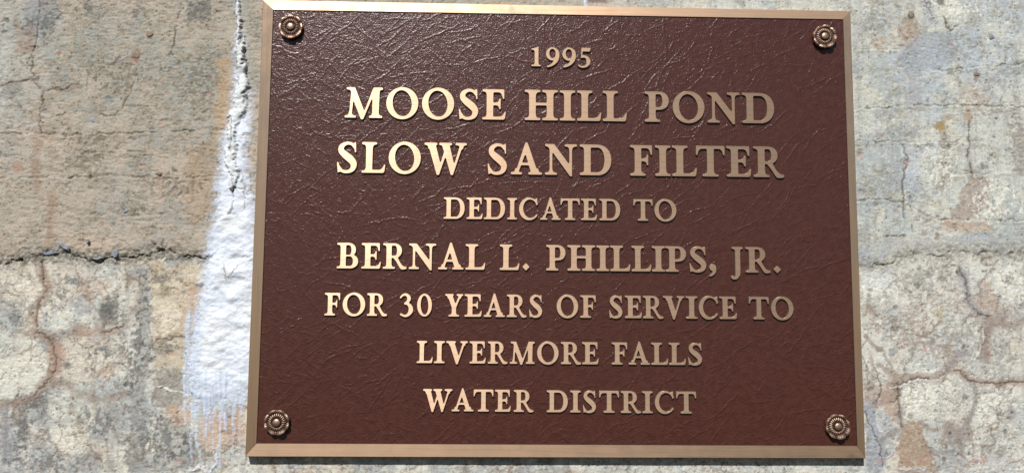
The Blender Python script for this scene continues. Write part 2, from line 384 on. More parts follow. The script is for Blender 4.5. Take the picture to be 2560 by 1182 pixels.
lay(FULL, zt*ss(.35, .6, MID)*.9, green); lay(FULL, (1-zt)*ss(.36, .62, BIG)*.9, pink)
lay(FULL, ss(.52, .68, MID)*.5, grey); lay(FULL, ss(.5, .62, BR)*.42, paint(140, 130, 110)); lay(FULL, ss(.52, .66, BR2)*.35, paint(196, 170, 144))
# upper right: paler, greener lime wash over the same concrete
R = np.zeros(C.shape); R[:] = paint(190, 190, 179)
def layR(m, c): R[...] += (c-R)*m[..., None]
layR(ss(.46, .62, MID)*.7, paint(162, 168, 166)); layR(ss(.48, .62, BIG)*.5, paint(172, 180, 186)); layR(ss(.53, .64, BR)*.6, paint(160, 155, 138))
layR(ss(.54, .66, fbm(48*U, 141, 5, .6))*.5, paint(206, 200, 178)); layR(ss(.58, .68, STREAK)*.4, paint(150, 150, 145)); layR(ss(.56, .68, BR2)*.3, paint(208, 205, 190))
LW = np.zeros(C.shape); LW[:] = paint(205, 200, 185)
def layL(m, c): LW[...] += (c-LW)*m[..., None]
layL(ss(.48, .60, MID)*.6, paint(184, 164, 142)); layL(ss(.49, .60, fbm(60*U, 151, 5, .6))*.7, paint(156, 160, 160)); layL(ss(.50, .62, BR)*.5, paint(148, 138, 124))
layL(ss(.57, .66, STREAK)*.4, paint(140, 138, 134)); layL(ss(.52, .68, BIG)*.4, paint(196, 200, 192)); layL(ss(.55, .68, BR2)*.35, paint(222, 212, 190))
C[:] = C*(1-rightm[..., None])+R*rightm[..., None]; lay(FULL, lowm, LW)
lay(FULL, lowm*rightm*.35, paint(200, 198, 186))
lay(FULL, (1-rightm)*(1-lowm)*ss(-.50, -.56, GX+(BR-.5)*.1)*zt*.45, paint(176, 176, 168))
# --- relief
smooth = np.clip(rightm*.7+lowm*.55, 0, .8)
Hh += (fbm(110*U, 161, 3)-.5)*.0010+((BR-.5)*.0003+(BR2-.5)*.0003+(FINE2-.5)*.00045)*(1-smooth)+(FINE-.5)*(.00045-.0002*rightm)
tear = ss(.58, .68, fbm(11*U, 421, 3, .65, 2.2, .8)); Hh -= tear*.0004*(1-smooth*.9)          # rough torn spots in the sandy face
lay(FULL, tear*(1-smooth)*.2, paint(122, 108, 88))
pit = ss(.66, .76, SPK)*ss(.4, .6, BR); Hh -= pit*.0005; lay(FULL, pit*.55, paint(96, 90, 82))
lay(FULL, ss(.60, .70, SPK2)*(rightm*.4+lowm*.35)*ss(.42, .55, MID)*.6, paint(128, 124, 116))
lay(FULL, ss(.62, .72, 1-SPK2)*(rightm*.5+lowm*.4)*.6, paint(220, 214, 198))
Hh += .0008*(1-lowm)                              # the upper pour stands a little proud
dk = paint(78, 70, 60); brn = paint(140, 118, 100); gry = paint(128, 130, 132); blu = paint(150, 160, 172); drk = paint(92, 92, 90); och = paint(178, 148, 110); rst = paint(176, 142, 120)
# broad weathering, left
for P, c, a in [([(60, 0), (140, 0), (150, 50), (95, 90), (60, 75)], gry, .55), ([(35, 60), (90, 70), (95, 125), (40, 130)], paint(150, 125, 105), .5),
                ([(0, 100), (25, 100), (20, 250), (0, 300)], paint(190, 190, 180), .5), ([(0, 215), (50, 205), (40, 240), (0, 245)], drk, .45),
                ([(540, 150), (580, 150), (575, 320), (540, 350)], paint(186, 152, 112), .55), ([(470, 360), (545, 370), (530, 520), (480, 560), (450, 480)], paint(158, 132, 102), .45),
                ([(0, 660), (230, 665), (230, 720), (120, 760), (0, 740)], paint(214, 200, 178), .4), ([(0, 830), (90, 850), (120, 900), (80, 990), (0, 1000)], paint(208, 206, 190), .75),
                ([(150, 850), (250, 830), (300, 900), (230, 960), (150, 940)], paint(206, 190, 168), .5), ([(380, 660), (500, 660), (480, 800), (460, 920), (385, 920), (375, 760)], paint(196, 172, 136), .6),
                ([(345, 672), (368, 675), (382, 800), (378, 900), (370, 960), (372, 1182), (318, 1182), (322, 960), (336, 850), (340, 760)], paint(138, 136, 132), .72),
                ([(240, 1020), (320, 1030), (320, 1120), (230, 1110)], paint(146, 146, 142), .6), ([(385, 925), (450, 920), (470, 990), (440, 1040), (380, 1010)], paint(132, 118, 102), .65),
                ([(380, 1060), (470, 1040), (500, 1130), (470, 1182), (380, 1182)], paint(140, 138, 132), .6), ([(500, 1040), (610, 1010), (612, 1110), (560, 1130), (500, 1120)], paint(192, 162, 134), .7),
                ([(420, 1010), (480, 1020), (480, 1060), (425, 1060)], paint(198, 158, 126), .6), ([(0, 1010), (40, 1040), (50, 1150), (0, 1182)], paint(130, 130, 134), .6),
                ([(40, 990), (110, 985), (120, 1050), (60, 1060)], paint(132, 132, 132), .6), ([(60, 1130), (280, 1150), (290, 1182), (60, 1182)], paint(150, 146, 142), .45),
                ([(180, 1020), (215, 1010), (210, 1100), (190, 1120)], paint(150, 132, 106), .5), ([(470, 0), (530, 5), (530, 45), (480, 50)], drk, .5)]:
    area(P, c, a)
for x, y, r_, s_, c, a in [(270, 780, 26, 34, drk, .75), (250, 885, 34, 18, drk, .75), (165, 912, 14, 10, drk, .6), (190, 705, 16, 10, paint(110, 116, 126), .6), (150, 735, 14, 16, drk, .5), (205, 760, 30, 26, paint(140, 142, 146), .5),
                           (75, 695, 9, 9, drk, .6), (45, 800, 16, 10, drk, .55), (85, 1005, 34, 16, drk, .6), (60, 1075, 14, 30, drk, .6), (410, 875, 26, 14, paint(112, 112, 104), .6), (410, 728, 12, 16, paint(130, 110, 80), .6),
                           (490, 725, 14, 16, rst, .6), (118, 705, 12, 16, rst, .6), (225, 735, 10, 12, rst, .4), (205, 828, 26, 12, rst, .6), (375, 90, 9, 12, drk, .8), (340, 142, 12, 15, paint(168, 120, 92), .8), (150, 134, 7, 5, paint(160, 100, 84), .8),
                           (175, 145, 6, 6, drk, .6), (148, 175, 4, 4, drk, .6), (220, 25, 12, 9, drk, .45), (405, 172, 6, 4, dk, .7), (230, 300, 14, 14, paint(160, 160, 156), .6), (335, 350, 6, 5, drk, .6), (380, 322, 9, 4, drk, .6), (50, 265, 5, 5, drk, .6),
                           (45, 420, 16, 14, paint(160, 116, 96), .5), (360, 420, 7, 8, rst, .5), (400, 455, 8, 18, rst, .5), (255, 560, 7, 7, rst, .5), (285, 560, 5, 5, drk, .5), (435, 425, 6, 6, drk, .8), (360, 523, 8, 5, drk, .6), (120, 350, 14, 10, rst, .35)]:
    blob(x, y, r_, s_, c, a, .6, .0003)
def mottle(x, y, rx, ry, c=drk, a=.62):
    p = at(x, y); rx *= U; ry *= U; w_ = window([p], max(rx, ry)*1.8); d = np.hypot((WX[w_]-p[0])/rx, (WZ[w_]-p[2])/ry)
    f = ss(1.5, .2, d); m = ss(.62, .70, SPK2[w_]*.6+BR2[w_]*.4+f*.20-.02)*ss(1.7, 1.2, d); lay(w_, m*a, c); Hh[w_] -= m*.0001
for a_ in [(275, 775, 40, 50), (255, 885, 55, 26), (170, 912, 30, 22), (190, 705, 26, 16), (45, 795, 30, 22), (75, 1000, 60, 30), (60, 1080, 24, 50), (410, 870, 50, 24), (235, 1060, 60, 50), (400, 1100, 70, 60), (340, 880, 22, 120), (155, 735, 22, 26), (360, 740, 20, 60),
           (30, 880, 40, 30), (300, 960, 60, 30), (120, 1150, 120, 30), (480, 1130, 40, 40), (420, 700, 60, 30), (140, 640, 160, 18), (400, 640, 120, 14), (100, 60, 50, 50), (500, 25, 50, 30), (230, 25, 40, 30), (350, 30, 20, 20), (580, 1110, 30, 40)]: mottle(*a_)
for a_ in [(220, 350, 60, 20), (430, 470, 90, 30), (330, 520, 60, 20), (500, 200, 60, 80), (300, 180, 90, 60), (200, 400, 60, 40)]: mottle(*a_, paint(110, 100, 84), .6)
for a_ in [(235, 720, 50, 40), (470, 760, 40, 60), (250, 830, 60, 20), (270, 930, 40, 40), (560, 1080, 60, 40), (150, 880, 40, 30)]: mottle(*a_, paint(188, 156, 134), .55)
for a_ in [(120, 780, 60, 60), (50, 920, 60, 70), (170, 1100, 60, 40), (230, 900, 60, 40), (60, 720, 60, 30), (420, 800, 40, 60)]: mottle(*a_, paint(224, 216, 196), .7)
# broad weathering, right
for P, c, a in [([(2255, 45), (2295, 40), (2295, 95), (2275, 120), (2245, 85)], paint(160, 138, 116), .7), ([(2180, 85), (2215, 90), (2210, 125), (2185, 122)], paint(178, 158, 138), .7),
                ([(2245, 130), (2310, 80), (2380, 85), (2385, 140), (2350, 170), (2260, 190)], paint(152, 156, 158), .75), ([(2300, 0), (2335, 0), (2345, 60), (2310, 80)], paint(160, 164, 166), .6), ([(2265, 170), (2305, 190), (2305, 265), (2270, 265)], paint(168, 166, 164), .55),
                ([(2410, 15), (2450, 10), (2450, 70), (2420, 75)], paint(158, 156, 148), .6), ([(2530, 340), (2560, 300), (2560, 440), (2530, 430)], paint(152, 140, 130), .65),
                ([(2398, 478), (2425, 448), (2470, 445), (2482, 495), (2460, 520), (2450, 552), (2370, 545), (2395, 505)], paint(158, 140, 124), .85), ([(2355, 552), (2470, 552), (2475, 572), (2365, 582)], paint(186, 160, 136), .7),
                ([(2140, 595), (2300, 590), (2560, 578), (2560, 625), (2300, 632), (2150, 655)], paint(164, 162, 156), .65), ([(2345, 315), (2365, 318), (2357, 380), (2362, 450), (2350, 500), (2345, 400)], paint(146, 136, 118), .7),
                ([(2270, 360), (2300, 380), (2290, 470), (2265, 500), (2262, 420)], paint(180, 184, 190), .6), ([(2150, 670), (2260, 665), (2230, 720), (2160, 740)], paint(200, 204, 200), .6),
                ([(2155, 790), (2172, 755), (2195, 785), (2160, 792)], paint(150, 134, 120), .85), ([(2440, 700), (2480, 710), (2500, 770), (2470, 790), (2445, 760)], paint(172, 150, 132), .65),
                ([(2200, 985), (2245, 960), (2250, 1000), (2240, 1060), (2200, 1020)], paint(176, 150, 128), .8), ([(2250, 1060), (2285, 1050), (2310, 1075), (2330, 1130), (2345, 1182), (2245, 1182), (2248, 1100)], paint(158, 134, 110), .9),
                ([(2163, 985), (2185, 1000), (2195, 1060), (2220, 1140), (2210, 1182), (2163, 1182)], paint(142, 144, 148), .85), ([(2470, 880), (2560, 870), (2560, 940), (2475, 945)], paint(198, 196, 184), .5),
                ([(2315, 670), (2335, 665), (2330, 740), (2318, 745)], paint(152, 146, 140), .6), ([(2340, 770), (2360, 765), (2355, 810), (2345, 815)], paint(182, 164, 128), .6), ([(2350, 1120), (2420, 1140), (2430, 1182), (2340, 1182)], paint(150, 148, 146), .6)]:
    area(P, c, a, 4, 9)
for P, c, a in [([(2168, 960), (2215, 925), (2250, 950), (2245, 1000), (2200, 1010), (2168, 1010)], paint(160, 136, 116), .6), ([(2440, 780), (2500, 780), (2520, 815), (2470, 830), (2478, 900), (2448, 890)], paint(150, 130, 114), .5),
                ([(2345, 1055), (2405, 1050), (2410, 1110), (2350, 1110)], paint(150, 134, 124), .5), ([(2170, 900), (2220, 880), (2235, 930), (2190, 970)], paint(214, 214, 206), .5), ([(2260, 965), (2340, 960), (2345, 1040), (2262, 1050)], paint(212, 206, 188), .6),
                ([(2380, 960), (2430, 965), (2430, 1030), (2385, 1060), (2350, 1010)], paint(206, 200, 184), .5)]: area(P, c, a, 5, 9)
for x, y, r_, s_, c, a in [(2350, 317, 17, 13, paint(160, 128, 76), .9), (2440, 195, 9, 15, paint(126, 116, 108), .8), (2278, 40, 9, 12, paint(110, 104, 96), .8), (2380, 18, 6, 6, paint(110, 96, 84), .7), (2420, 290, 10, 18, paint(158, 128, 96), .7), (2487, 297, 4, 4, dk, .9),
                           (2483, 345, 4, 4, drk, .7), (2300, 373, 12, 9, drk, .45), (2398, 376, 9, 8, paint(150, 134, 124), .6), (2460, 420, 8, 8, drk, .5), (2198, 292, 7, 9, gry, .5), (2227, 296, 7, 7, gry, .5), (2270, 340, 10, 7, gry, .5), (2215, 420, 12, 6, gry, .4),
                           (2335, 483, 8, 5, gry, .4), (2155, 482, 9, 7, gry, .5), (2360, 700, 10, 8, drk, .5), (2480, 735, 9, 10, rst, .5), (2330, 855, 6, 12, gry, .5), (2372, 880, 10, 22, paint(150, 136, 128), .75), (2416, 883, 9, 7, gry, .6), (2412, 905, 6, 9, gry, .6),
                           (2232, 878, 10, 10, gry, .6), (2197, 828, 8, 9, rst, .5), (2200, 873, 9, 7, gry, .6), (2377, 1080, 18, 22, paint(146, 130, 122), .8), (2377, 1082, 4, 4, dk, .9), (2422, 1085, 15, 20, paint(152, 138, 130), .8), (2425, 1084, 4, 4, dk, .8),
                           (2478, 1070, 9, 9, rst, .5), (2482, 1068, 3, 3, dk, .8), (2505, 1035, 9, 7, gry, .8), (2528, 1035, 12, 18, paint(150, 142, 138), .7), (2530, 1033, 3, 3, dk, .8), (2300, 1058, 6, 6, rst, .5), (2212, 1080, 5, 5, rst, .5), (2340, 1046, 4, 4, gry, .7)]:
    blob(x, y, r_, s_, c, a, .5, .0004, .35)
for a_ in [(2400, 830, 120, 60), (2320, 860, 60, 70), (2500, 900, 60, 40), (2380, 990, 70, 70), (2250, 330, 90, 30), (2210, 460, 70, 40), (2500, 200, 60, 50), (2400, 120, 80, 60), (2300, 700, 90, 40), (2230, 820, 50, 50), (2500, 1110, 60, 50), (2290, 480, 60, 30), (2540, 350, 30, 80), (2180, 60, 50, 60)]: mottle(*a_, paint(136, 132, 124), .5)
for a_ in [(2420, 760, 60, 50), (2290, 800, 60, 50), (2480, 750, 50, 50), (2350, 880, 50, 40), (2270, 90, 60, 50), (2440, 250, 60, 60), (2360, 560, 80, 20)]: mottle(*a_, paint(170, 148, 130), .55)
for a_ in [(2330, 960, 90, 60), (2480, 500, 60, 60), (2200, 720, 50, 40), (2330, 420, 60, 60), (2520, 700, 50, 60), (2480, 1010, 60, 60), (2280, 1000, 40, 40), (2400, 20, 60, 40)]: mottle(*a_, paint(226, 222, 206), .75)
for a_ in [(2270, 430, 60, 90), (2170, 640, 60, 30), (2200, 1060, 40, 90), (2330, 130, 60, 60), (2410, 700, 30, 60), (2450, 600, 90, 20)]: mottle(*a_, paint(164, 172, 180), .5)
rn = np.random.RandomState(3)
for i in range(420):                              # small flecks and air holes all over
    if i % 2: x, y = rn.uniform(2140, 2640), rn.uniform(-80, 1260)
    else: x, y = rn.uniform(-120, 660), rn.uniform(-80, 1260)
    r_ = rn.uniform(1.6, 5.5) if rn.rand() < .8 else rn.uniform(5, 9)
    blob(x, y, r_*rn.uniform(.8, 1.3), r_*rn.uniform(.8, 1.6), [drk, gry, brn, dk, rst][rn.randint(5)], rn.uniform(.3, .7), .7, r_*.00011, .3)
# board marks of the formwork
for P, wd, dp, a in [([(-200, 336), (0, 335), (200, 337), (330, 333), (470, 328), (560, 324), (640, 330)], 5, .0016, .55), ([(200, 381), (280, 382), (370, 379)], 4, .0012, .5), ([(-200, 445), (60, 446), (300, 440), (420, 446), (570, 438)], 5, .0013, .45),
                     ([(170, 535), (330, 538), (420, 532), (470, 535)], 4, .0009, .35), ([(2150, 124), (2200, 122), (2265, 127)], 3, .0008, .4), ([(2330, 178), (2400, 173), (2460, 166), (2560, 160), (2700, 158)], 4, .0015, .6),
                     ([(2130, 273), (2200, 272), (2270, 264), (2400, 265), (2560, 268), (2700, 268)], 4, .0014, .55), ([(2135, 354), (2240, 353), (2330, 356), (2440, 353)], 4, .0010, .5), ([(2350, 435), (2450, 434), (2560, 428), (2700, 428)], 3, .0008, .35),
                     ([(2140, 503), (2200, 497), (2250, 505), (2300, 532), (2345, 548), (2440, 553), (2560, 550), (2700, 550)], 4, .0015, .6), ([(2250, 582), (2300, 576), (2340, 574)], 3, .0006, .4), ([(2100, 1178), (2400, 1176), (2700, 1180)], 5, .001, .4)]:
    line(P, wd, dk, a*.75, .6, dp*.55, .43)
    w_, d = dist([(x, y+5) for x, y in P], 14*U); Hh[w_] += .0003*ss(8*U, 0, d)
# cracks with their dark or rusty seep stains
for P, wd, c, a in [([(103, 655), (107, 690), (115, 730), (95, 765), (88, 800), (95, 828), (130, 850), (138, 880), (140, 910), (125, 945), (100, 972), (85, 990), (40, 1010), (0, 1008)], 17, paint(138, 112, 96), .8), ([(132, 850), (141, 880), (138, 920)], 24, paint(168, 128, 108), .7),
                    ([(30, 835), (95, 828)], 8, brn, .6), ([(130, 850), (165, 832), (190, 822)], 22, paint(128, 116, 106), .7), ([(190, 838), (260, 832), (310, 818), (330, 812)], 10, brn, .6), ([(125, 955), (170, 960), (190, 985), (230, 992), (270, 1000), (310, 985)], 16, paint(140, 122, 106), .7),
                    ([(235, 930), (232, 975), (237, 1040)], 10, brn, .5), ([(390, 850), (460, 840)], 8, brn, .6), ([(140, 1130), (200, 1145), (250, 1138)], 9, paint(126, 112, 104), .6), ([(20, 1000), (12, 1060), (18, 1110), (5, 1160)], 7, gry, .6), ([(250, 930), (300, 905), (305, 870)], 9, brn, .5),
                    ([(92, 340), (88, 400), (95, 470)], 15, paint(150, 118, 94), .65), ([(135, 485), (128, 540), (122, 600)], 13, paint(152, 118, 92), .7), ([(88, 0), (96, 60), (92, 100)], 12, paint(160, 164, 166), .6), ([(0, 215), (40, 205), (85, 195), (110, 232), (140, 222), (160, 228), (180, 212), (205, 212)], 9, paint(126, 112, 100), .6),
                    ([(2400, 670), (2415, 705), (2420, 745), (2435, 772), (2470, 795), (2480, 820), (2460, 850), (2468, 900)], 13, paint(138, 136, 136), .8), ([(2478, 800), (2462, 850), (2466, 895)], 20, paint(146, 124, 110), .7), ([(2480, 815), (2510, 810), (2530, 814), (2560, 800), (2640, 805)], 15, paint(154, 136, 126), .75), ([(2480, 800), (2515, 785)], 20, paint(152, 138, 130), .7),
                    ([(2225, 965), (2250, 945), (2290, 942), (2340, 945), (2362, 925), (2385, 922), (2430, 950), (2460, 957), (2560, 955), (2680, 950)], 16, paint(160, 140, 126), .85), ([(2365, 922), (2400, 885)], 20, paint(140, 132, 128), .8), ([(2240, 950), (2245, 1000), (2255, 1070)], 14, paint(158, 144, 134), .7),
                    ([(2242, 945), (2225, 928), (2195, 912)], 11, brn, .7), ([(2185, 1012), (2215, 1005), (2240, 990)], 12, paint(160, 138, 122), .7), ([(2432, 955), (2442, 980), (2440, 1010), (2420, 1050), (2400, 1075), (2395, 1100), (2410, 1140)], 11, paint(136, 128, 124), .8), ([(2300, 1055), (2320, 1072), (2345, 1075)], 9, paint(140, 126, 116), .8),
                    ([(2325, 1128), (2390, 1130)], 8, gry, .7), ([(2163, 837), (2185, 868), (2205, 878), (2225, 905), (2232, 925)], 9, brn, .65), ([(2175, 885), (2180, 910), (2185, 940)], 9, paint(168, 150, 134), .7), ([(2205, 1100), (2240, 1075)], 12, paint(128, 120, 116), .7), ([(2378, 1090), (2384, 1135)], 8, gry, .6),
                    ([(2425, 340), (2418, 380), (2425, 430)], 10, paint(150, 142, 134), .7), ([(2275, 490), (2262, 520), (2258, 548)], 6, gry, .5), ([(2185, 530), (2190, 570)], 8, brn, .4), ([(2450, 700), (2452, 740)], 8, gry, .5)]:
    r_ = P[0][0] > 2100
    line(P, wd*(1.05 if r_ else 1.15), (c*.88+paint(124, 116, 106)*.3)*(.95 if r_ else .92), min(1, a*(1.05 if r_ else .9)), .9 if r_ else 1.1, .0001, .24 if r_ else .32)
# a web of fine shrinkage cracks, browned by seepage, in the lower pour
def cells(s, seed, x, z):
    r = np.random.RandomState(seed).rand(128, 128, 2); xi = np.floor(x/s).astype(int); zi = np.floor(z/s).astype(int); f1 = np.full(x.shape, 9.); f2 = f1.copy()
    for i in (-1, 0, 1):
        for j in (-1, 0, 1):
            p = r[(zi+i) & 127, (xi+j) & 127]; d = np.hypot(x/s-xi-j-p[..., 0], z/s-zi-i-p[..., 1]); f2 = np.where(d < f1, f1, np.minimum(f2, d)); f1 = np.minimum(f1, d)
    return (f2-f1)*s
BX = WX+(fbm(50*U, 601, 3)-.5)*60*U; BZ = WZ+(fbm(50*U, 611, 3)-.5)*60*U
for s_, sd_, a_ in ((95, 5, .55), (46, 8, .38)):
    e = cells(s_*U, sd_, BX, BZ); br_ = ss(.44, .58, fbm(60*U, 620+sd_, 3))*(lowm+.12*(1-lowm))
    lay(FULL, ss(7*U, 1*U, e)*br_*a_, paint(142, 126, 110)); k_ = ss(1.8*U, .5*U, e)*br_; lay(FULL, k_*a_, paint(98, 86, 74)); Hh -= k_*.0003
thin = [[(103, 655), (107, 690), (115, 730), (95, 765), (88, 800), (95, 828), (130, 850), (138, 880), (140, 910), (125, 945), (100, 972), (85, 990)], [(100, -60), (100, 0), (95, 60), (90, 100), (80, 140), (80, 180), (90, 215), (110, 232), (140, 222), (160, 228), (180, 212), (205, 212)],
        [(0, 215), (40, 205), (80, 195)], [(112, 235), (105, 265), (98, 290), (102, 335)], [(345, 175), (328, 235), (305, 275), (285, 288), (250, 288)], [(140, 292), (165, 285)], [(452, 30), (442, 60), (437, 110), (430, 140)], [(390, 850), (460, 840)], [(260, 832), (310, 815)],
        [(2400, 670), (2415, 705), (2420, 745), (2435, 775), (2470, 795)], [(2230, 1004), (2250, 995), (2245, 960), (2290, 948), (2345, 947), (2365, 924)], [(2385, 922), (2430, 952), (2470, 958), (2560, 956)], [(2245, 955), (2245, 1000), (2256, 1070)], [(2455, 440), (2453, 500), (2446, 560)],
        [(2255, 360), (2268, 400), (2256, 450), (2258, 548)], [(2420, 300), (2424, 350), (2416, 390), (2432, 440)], [(2300, -40), (2310, 0), (2328, 40)], [(2360, 40), (2372, 80), (2400, 60)], [(2210, 590), (2260, 590)], [(410, 600), (405, 650)], [(2185, 912), (2205, 975), (2190, 1010)], [(2165, 1030), (2200, 1120), (2206, 1165)]]
for P in thin: line(P, 3.4, paint(92, 80, 68), .8, .8, .0007, .33)
for P in ([(2225, 968), (2300, 950), (2345, 950)], [(2455, 450), (2450, 520), (2445, 560)], [(2350, 980), (2330, 1010)], [(390, 965), (430, 975), (470, 990)], [(2460, 820), (2455, 860), (2440, 900)]): line(P, 2.4, paint(220, 218, 210), .7, .8, -.0005, .35)
line([(2170, 1150), (2280, 1146), (2400, 1150), (2480, 1146), (2600, 1150)], 5, paint(196, 130, 124), .5, 1, 0, .47); line([(440, 1150), (500, 1146), (560, 1152)], 5, paint(176, 110, 104), .5, 1, 0, .45)
# cold joint: honeycombed band under the lip of the upper pour
hc = fbm(9*U, 171, 4, .7); band = ss(34*U, 6*U, np.abs(JN-4*U))
lay(FULL, band*ss(.42, .6, hc)*.55*(1-.5*rightm), paint(128, 120, 106)); lay(FULL, band*.4*(1-.5*rightm), paint(142, 135, 120)); lay(FULL, band*ss(.5, .6, SPK2)*.5*(1-.5*rightm), paint(100, 94, 84))
bs = 1-.55*rightm; Hh += bs*band*((hc-.5)*.0042+(BR2-.5)*.0025)+.0003*ss(0, 6*U, JN)*ss(60*U, 8*U, JN)
gap = ss(2.6*U, .6*U, np.abs(JN+(BR2-.5)*14*U))*ss(.44, .58, fbm(24*U, 181, 3)); Hh -= gap*.0024*(1-.5*rightm); lay(FULL, gap*.72*(1-.3*rightm), paint(58, 50, 44))
# --- lime crust: seeped out of the crack left of the plaque
out = [(578, -60), (583, 0), (590, 40), (588, 70), (580, 110), (583, 160), (580, 215), (577, 262), (566, 300), (552, 330), (549, 380), (540, 425), (532, 470), (534, 520), (518, 575), (506, 640), (500, 700), (490, 745), (478, 800), (466, 850), (462, 920), (452, 1010), (470, 1060), (520, 1050), (560, 1060), (600, 1040),
       (660, 1030), (660, 760), (648, 480), (632, 470), (628, 420), (622, 385), (630, 350), (636, 300), (634, 235), (626, 205), (622, 160), (618, 110), (612, 70), (604, 40), (594, 0), (590, -60)]
w_, d = dist(out, 120*U, True); ins = fill([(p[0], p[2]) for p in pts(out)], WX[w_], WZ[w_]); sdv = np.where(ins, d, -d)
gz = GZ[w_]; low = ss(at(0, 900)[2], at(0, 1060)[2], gz)                    # 0 above, 1 in the dripping fringe
stk = fbm(8*U, 191, 4, .65, 1, 6)[w_]; stk2 = fbm(13*U, 197, 3, .6, 1, 7)[w_]; br = BR[w_]
sdv = sdv+(br-.5)*16*U-low*(34*U)*(stk2*1.5)+low*(stk-.5)*60*U
sdv = sdv+(SPK2[w_]-.5)*9*U
film = ss(-12*U, 20*U, sdv); film = film*(1-low*.6*ss(.35, .6, 1-stk)); film = film*(.25+.75*np.maximum(ss(.40, .58, BR2[w_]), ss(10*U, 30*U, sdv)))
wpx = 10*U+np.interp(gz[:, 0], [at(0, y)[2] for y in (1182, 900, 700, 500, 300, 0)], [60, 46, 36, 30, 16, 6])[:, None]*U
thick = ss(2*U, wpx, sdv)*(1-low)
bluew = paint(196, 207, 225); white = paint(222, 226, 232); cream = paint(228, 224, 208)
lay(w_, film*.82, bluew); lay(w_, thick*.95, white)
lay(w_, thick*ss(.5, .7, MID[w_])*.35, cream); lay(w_, thick*ss(.6, .72, BR[w_])*.25, paint(205, 208, 214))
lump = fbm(34*U, 201, 3, .45, 1.2, .9)[w_]; lump2 = fbm(13*U, 211, 3, .6, 1.4, .8)[w_]
Hh[w_] = Hh[w_]*(1-.9*thick)+thick*(.0020+(lump-.5)*.0050+(lump2-.5)*.0011)-thick*(FINE[w_]-.5)*.0006+film*.0004
CR = film.copy(); CRW = w_
# the built-up ridge along the crack, split by dark crevices
ridge = [(588, -60), (592, 0), (597, 40), (603, 75), (600, 115), (604, 150), (608, 190), (612, 218), (600, 245), (606, 275), (590, 292), (580, 325), (584, 360), (576, 385), (578, 410), (590, 440), (580, 470)]
w2, d = dist(ridge, 40*U); wr = np.interp(GZ[w2][:, 0], [at(0, y)[2] for y in (470, 400, 330, 280, 200, 100, 40, 0)], [7, 15, 9, 17, 15, 11, 8, 5])[:, None]*U
rm = ss(wr*1.15, wr*.5, d); l3 = fbm(12*U, 221, 3, .6, 1, 1)[w2]
Hh[w2] += rm*(.0034+(l3-.5)*.0024); lay(w2, rm*.8, paint(218, 220, 216)); lay(w2, rm*ss(.58, .7, l3)*.3, paint(186, 178, 162))
for P, wd, dp in [([(606, 58), (607, 75), (603, 100), (602, 118)], 8, .006), ([(611, 128), (613, 145), (609, 165)], 6, .005), ([(617, 150), (620, 180), (622, 200)], 4, .004), ([(626, 222), (618, 228), (612, 236)], 7, .005), ([(622, 245), (623, 270)], 4, .003), ([(590, 30), (588, 40)], 6, .003),
                  ([(578, 300), (580, 330), (584, 350), (578, 385)], 3.5, .003), ([(585, 470), (612, 470), (612, 480)], 3, .002), ([(584, 440), (586, 500), (582, 525), (572, 538)], 3.5, .003), ([(560, 690), (575, 700), (590, 668), (596, 660)], 3, .001), ([(560, 665), (565, 705)], 3, .001), ([(612, 480), (611, 520)], 3, .002), ([(606, 430), (612, 470)], 3, .002)]:
    line(P, wd*.85, paint(120, 110, 98), .7, .8, dp*.4)
blob(600, 632, 20, 9, paint(178, 180, 184), .5, .8, -.001)
# drips and hairs of lime below the crust
KX, KZ = WX, WZ; WX = GX+W1*4*U; WZ = GZ+W2*4*U
for i in range(30):
    x = rn.uniform(455, 612); y = rn.uniform(960, 1050); L = rn.uniform(25, 90) if rn.rand() < .75 else rn.uniform(90, 150); P = [(x, y-60), (x+rn.uniform(-2, 2), y), (x+rn.uniform(-3, 3), y+L*.5), (x+rn.uniform(-4, 3), y+L)]
    line(P, rn.uniform(2, 6), bluew, rn.uniform(.3, .7), 1, -.0003, .40)
for i in range(22):
    x = rn.uniform(456, 505); y = rn.uniform(760, 960); P = [(x+5, y-50), (x+rn.uniform(-2, 2), y+20), (x+rn.uniform(-4, 3), y+rn.uniform(50, 110))]
    line(P, rn.uniform(2, 5), bluew, rn.uniform(.2, .5), 1, -.0003, .38)
WX, WZ = KX, KZ
line([(395, 965), (420, 972), (450, 985), (470, 988)], 2.5, paint(214, 214, 206), .7, .8, -.0004); line([(470, 1175), (500, 1168), (530, 1178)], 9, paint(228, 226, 222), .7, 1, -.001, .45); line([(545, 1120), (540, 1150), (528, 1182)], 5, bluew, .8, 1, -.0006)
line([(2165, 1172), (2560, 1176), (2700, 1176)], 9, paint(210, 210, 206), .5, 1, -.0008, .48)
line([(1462, -40), (1466, 5), (1464, 20)], 8, paint(200, 214, 226), .8, 1, -.0006); blob(1495, 3, 26, 7, paint(110, 80, 72), .7)

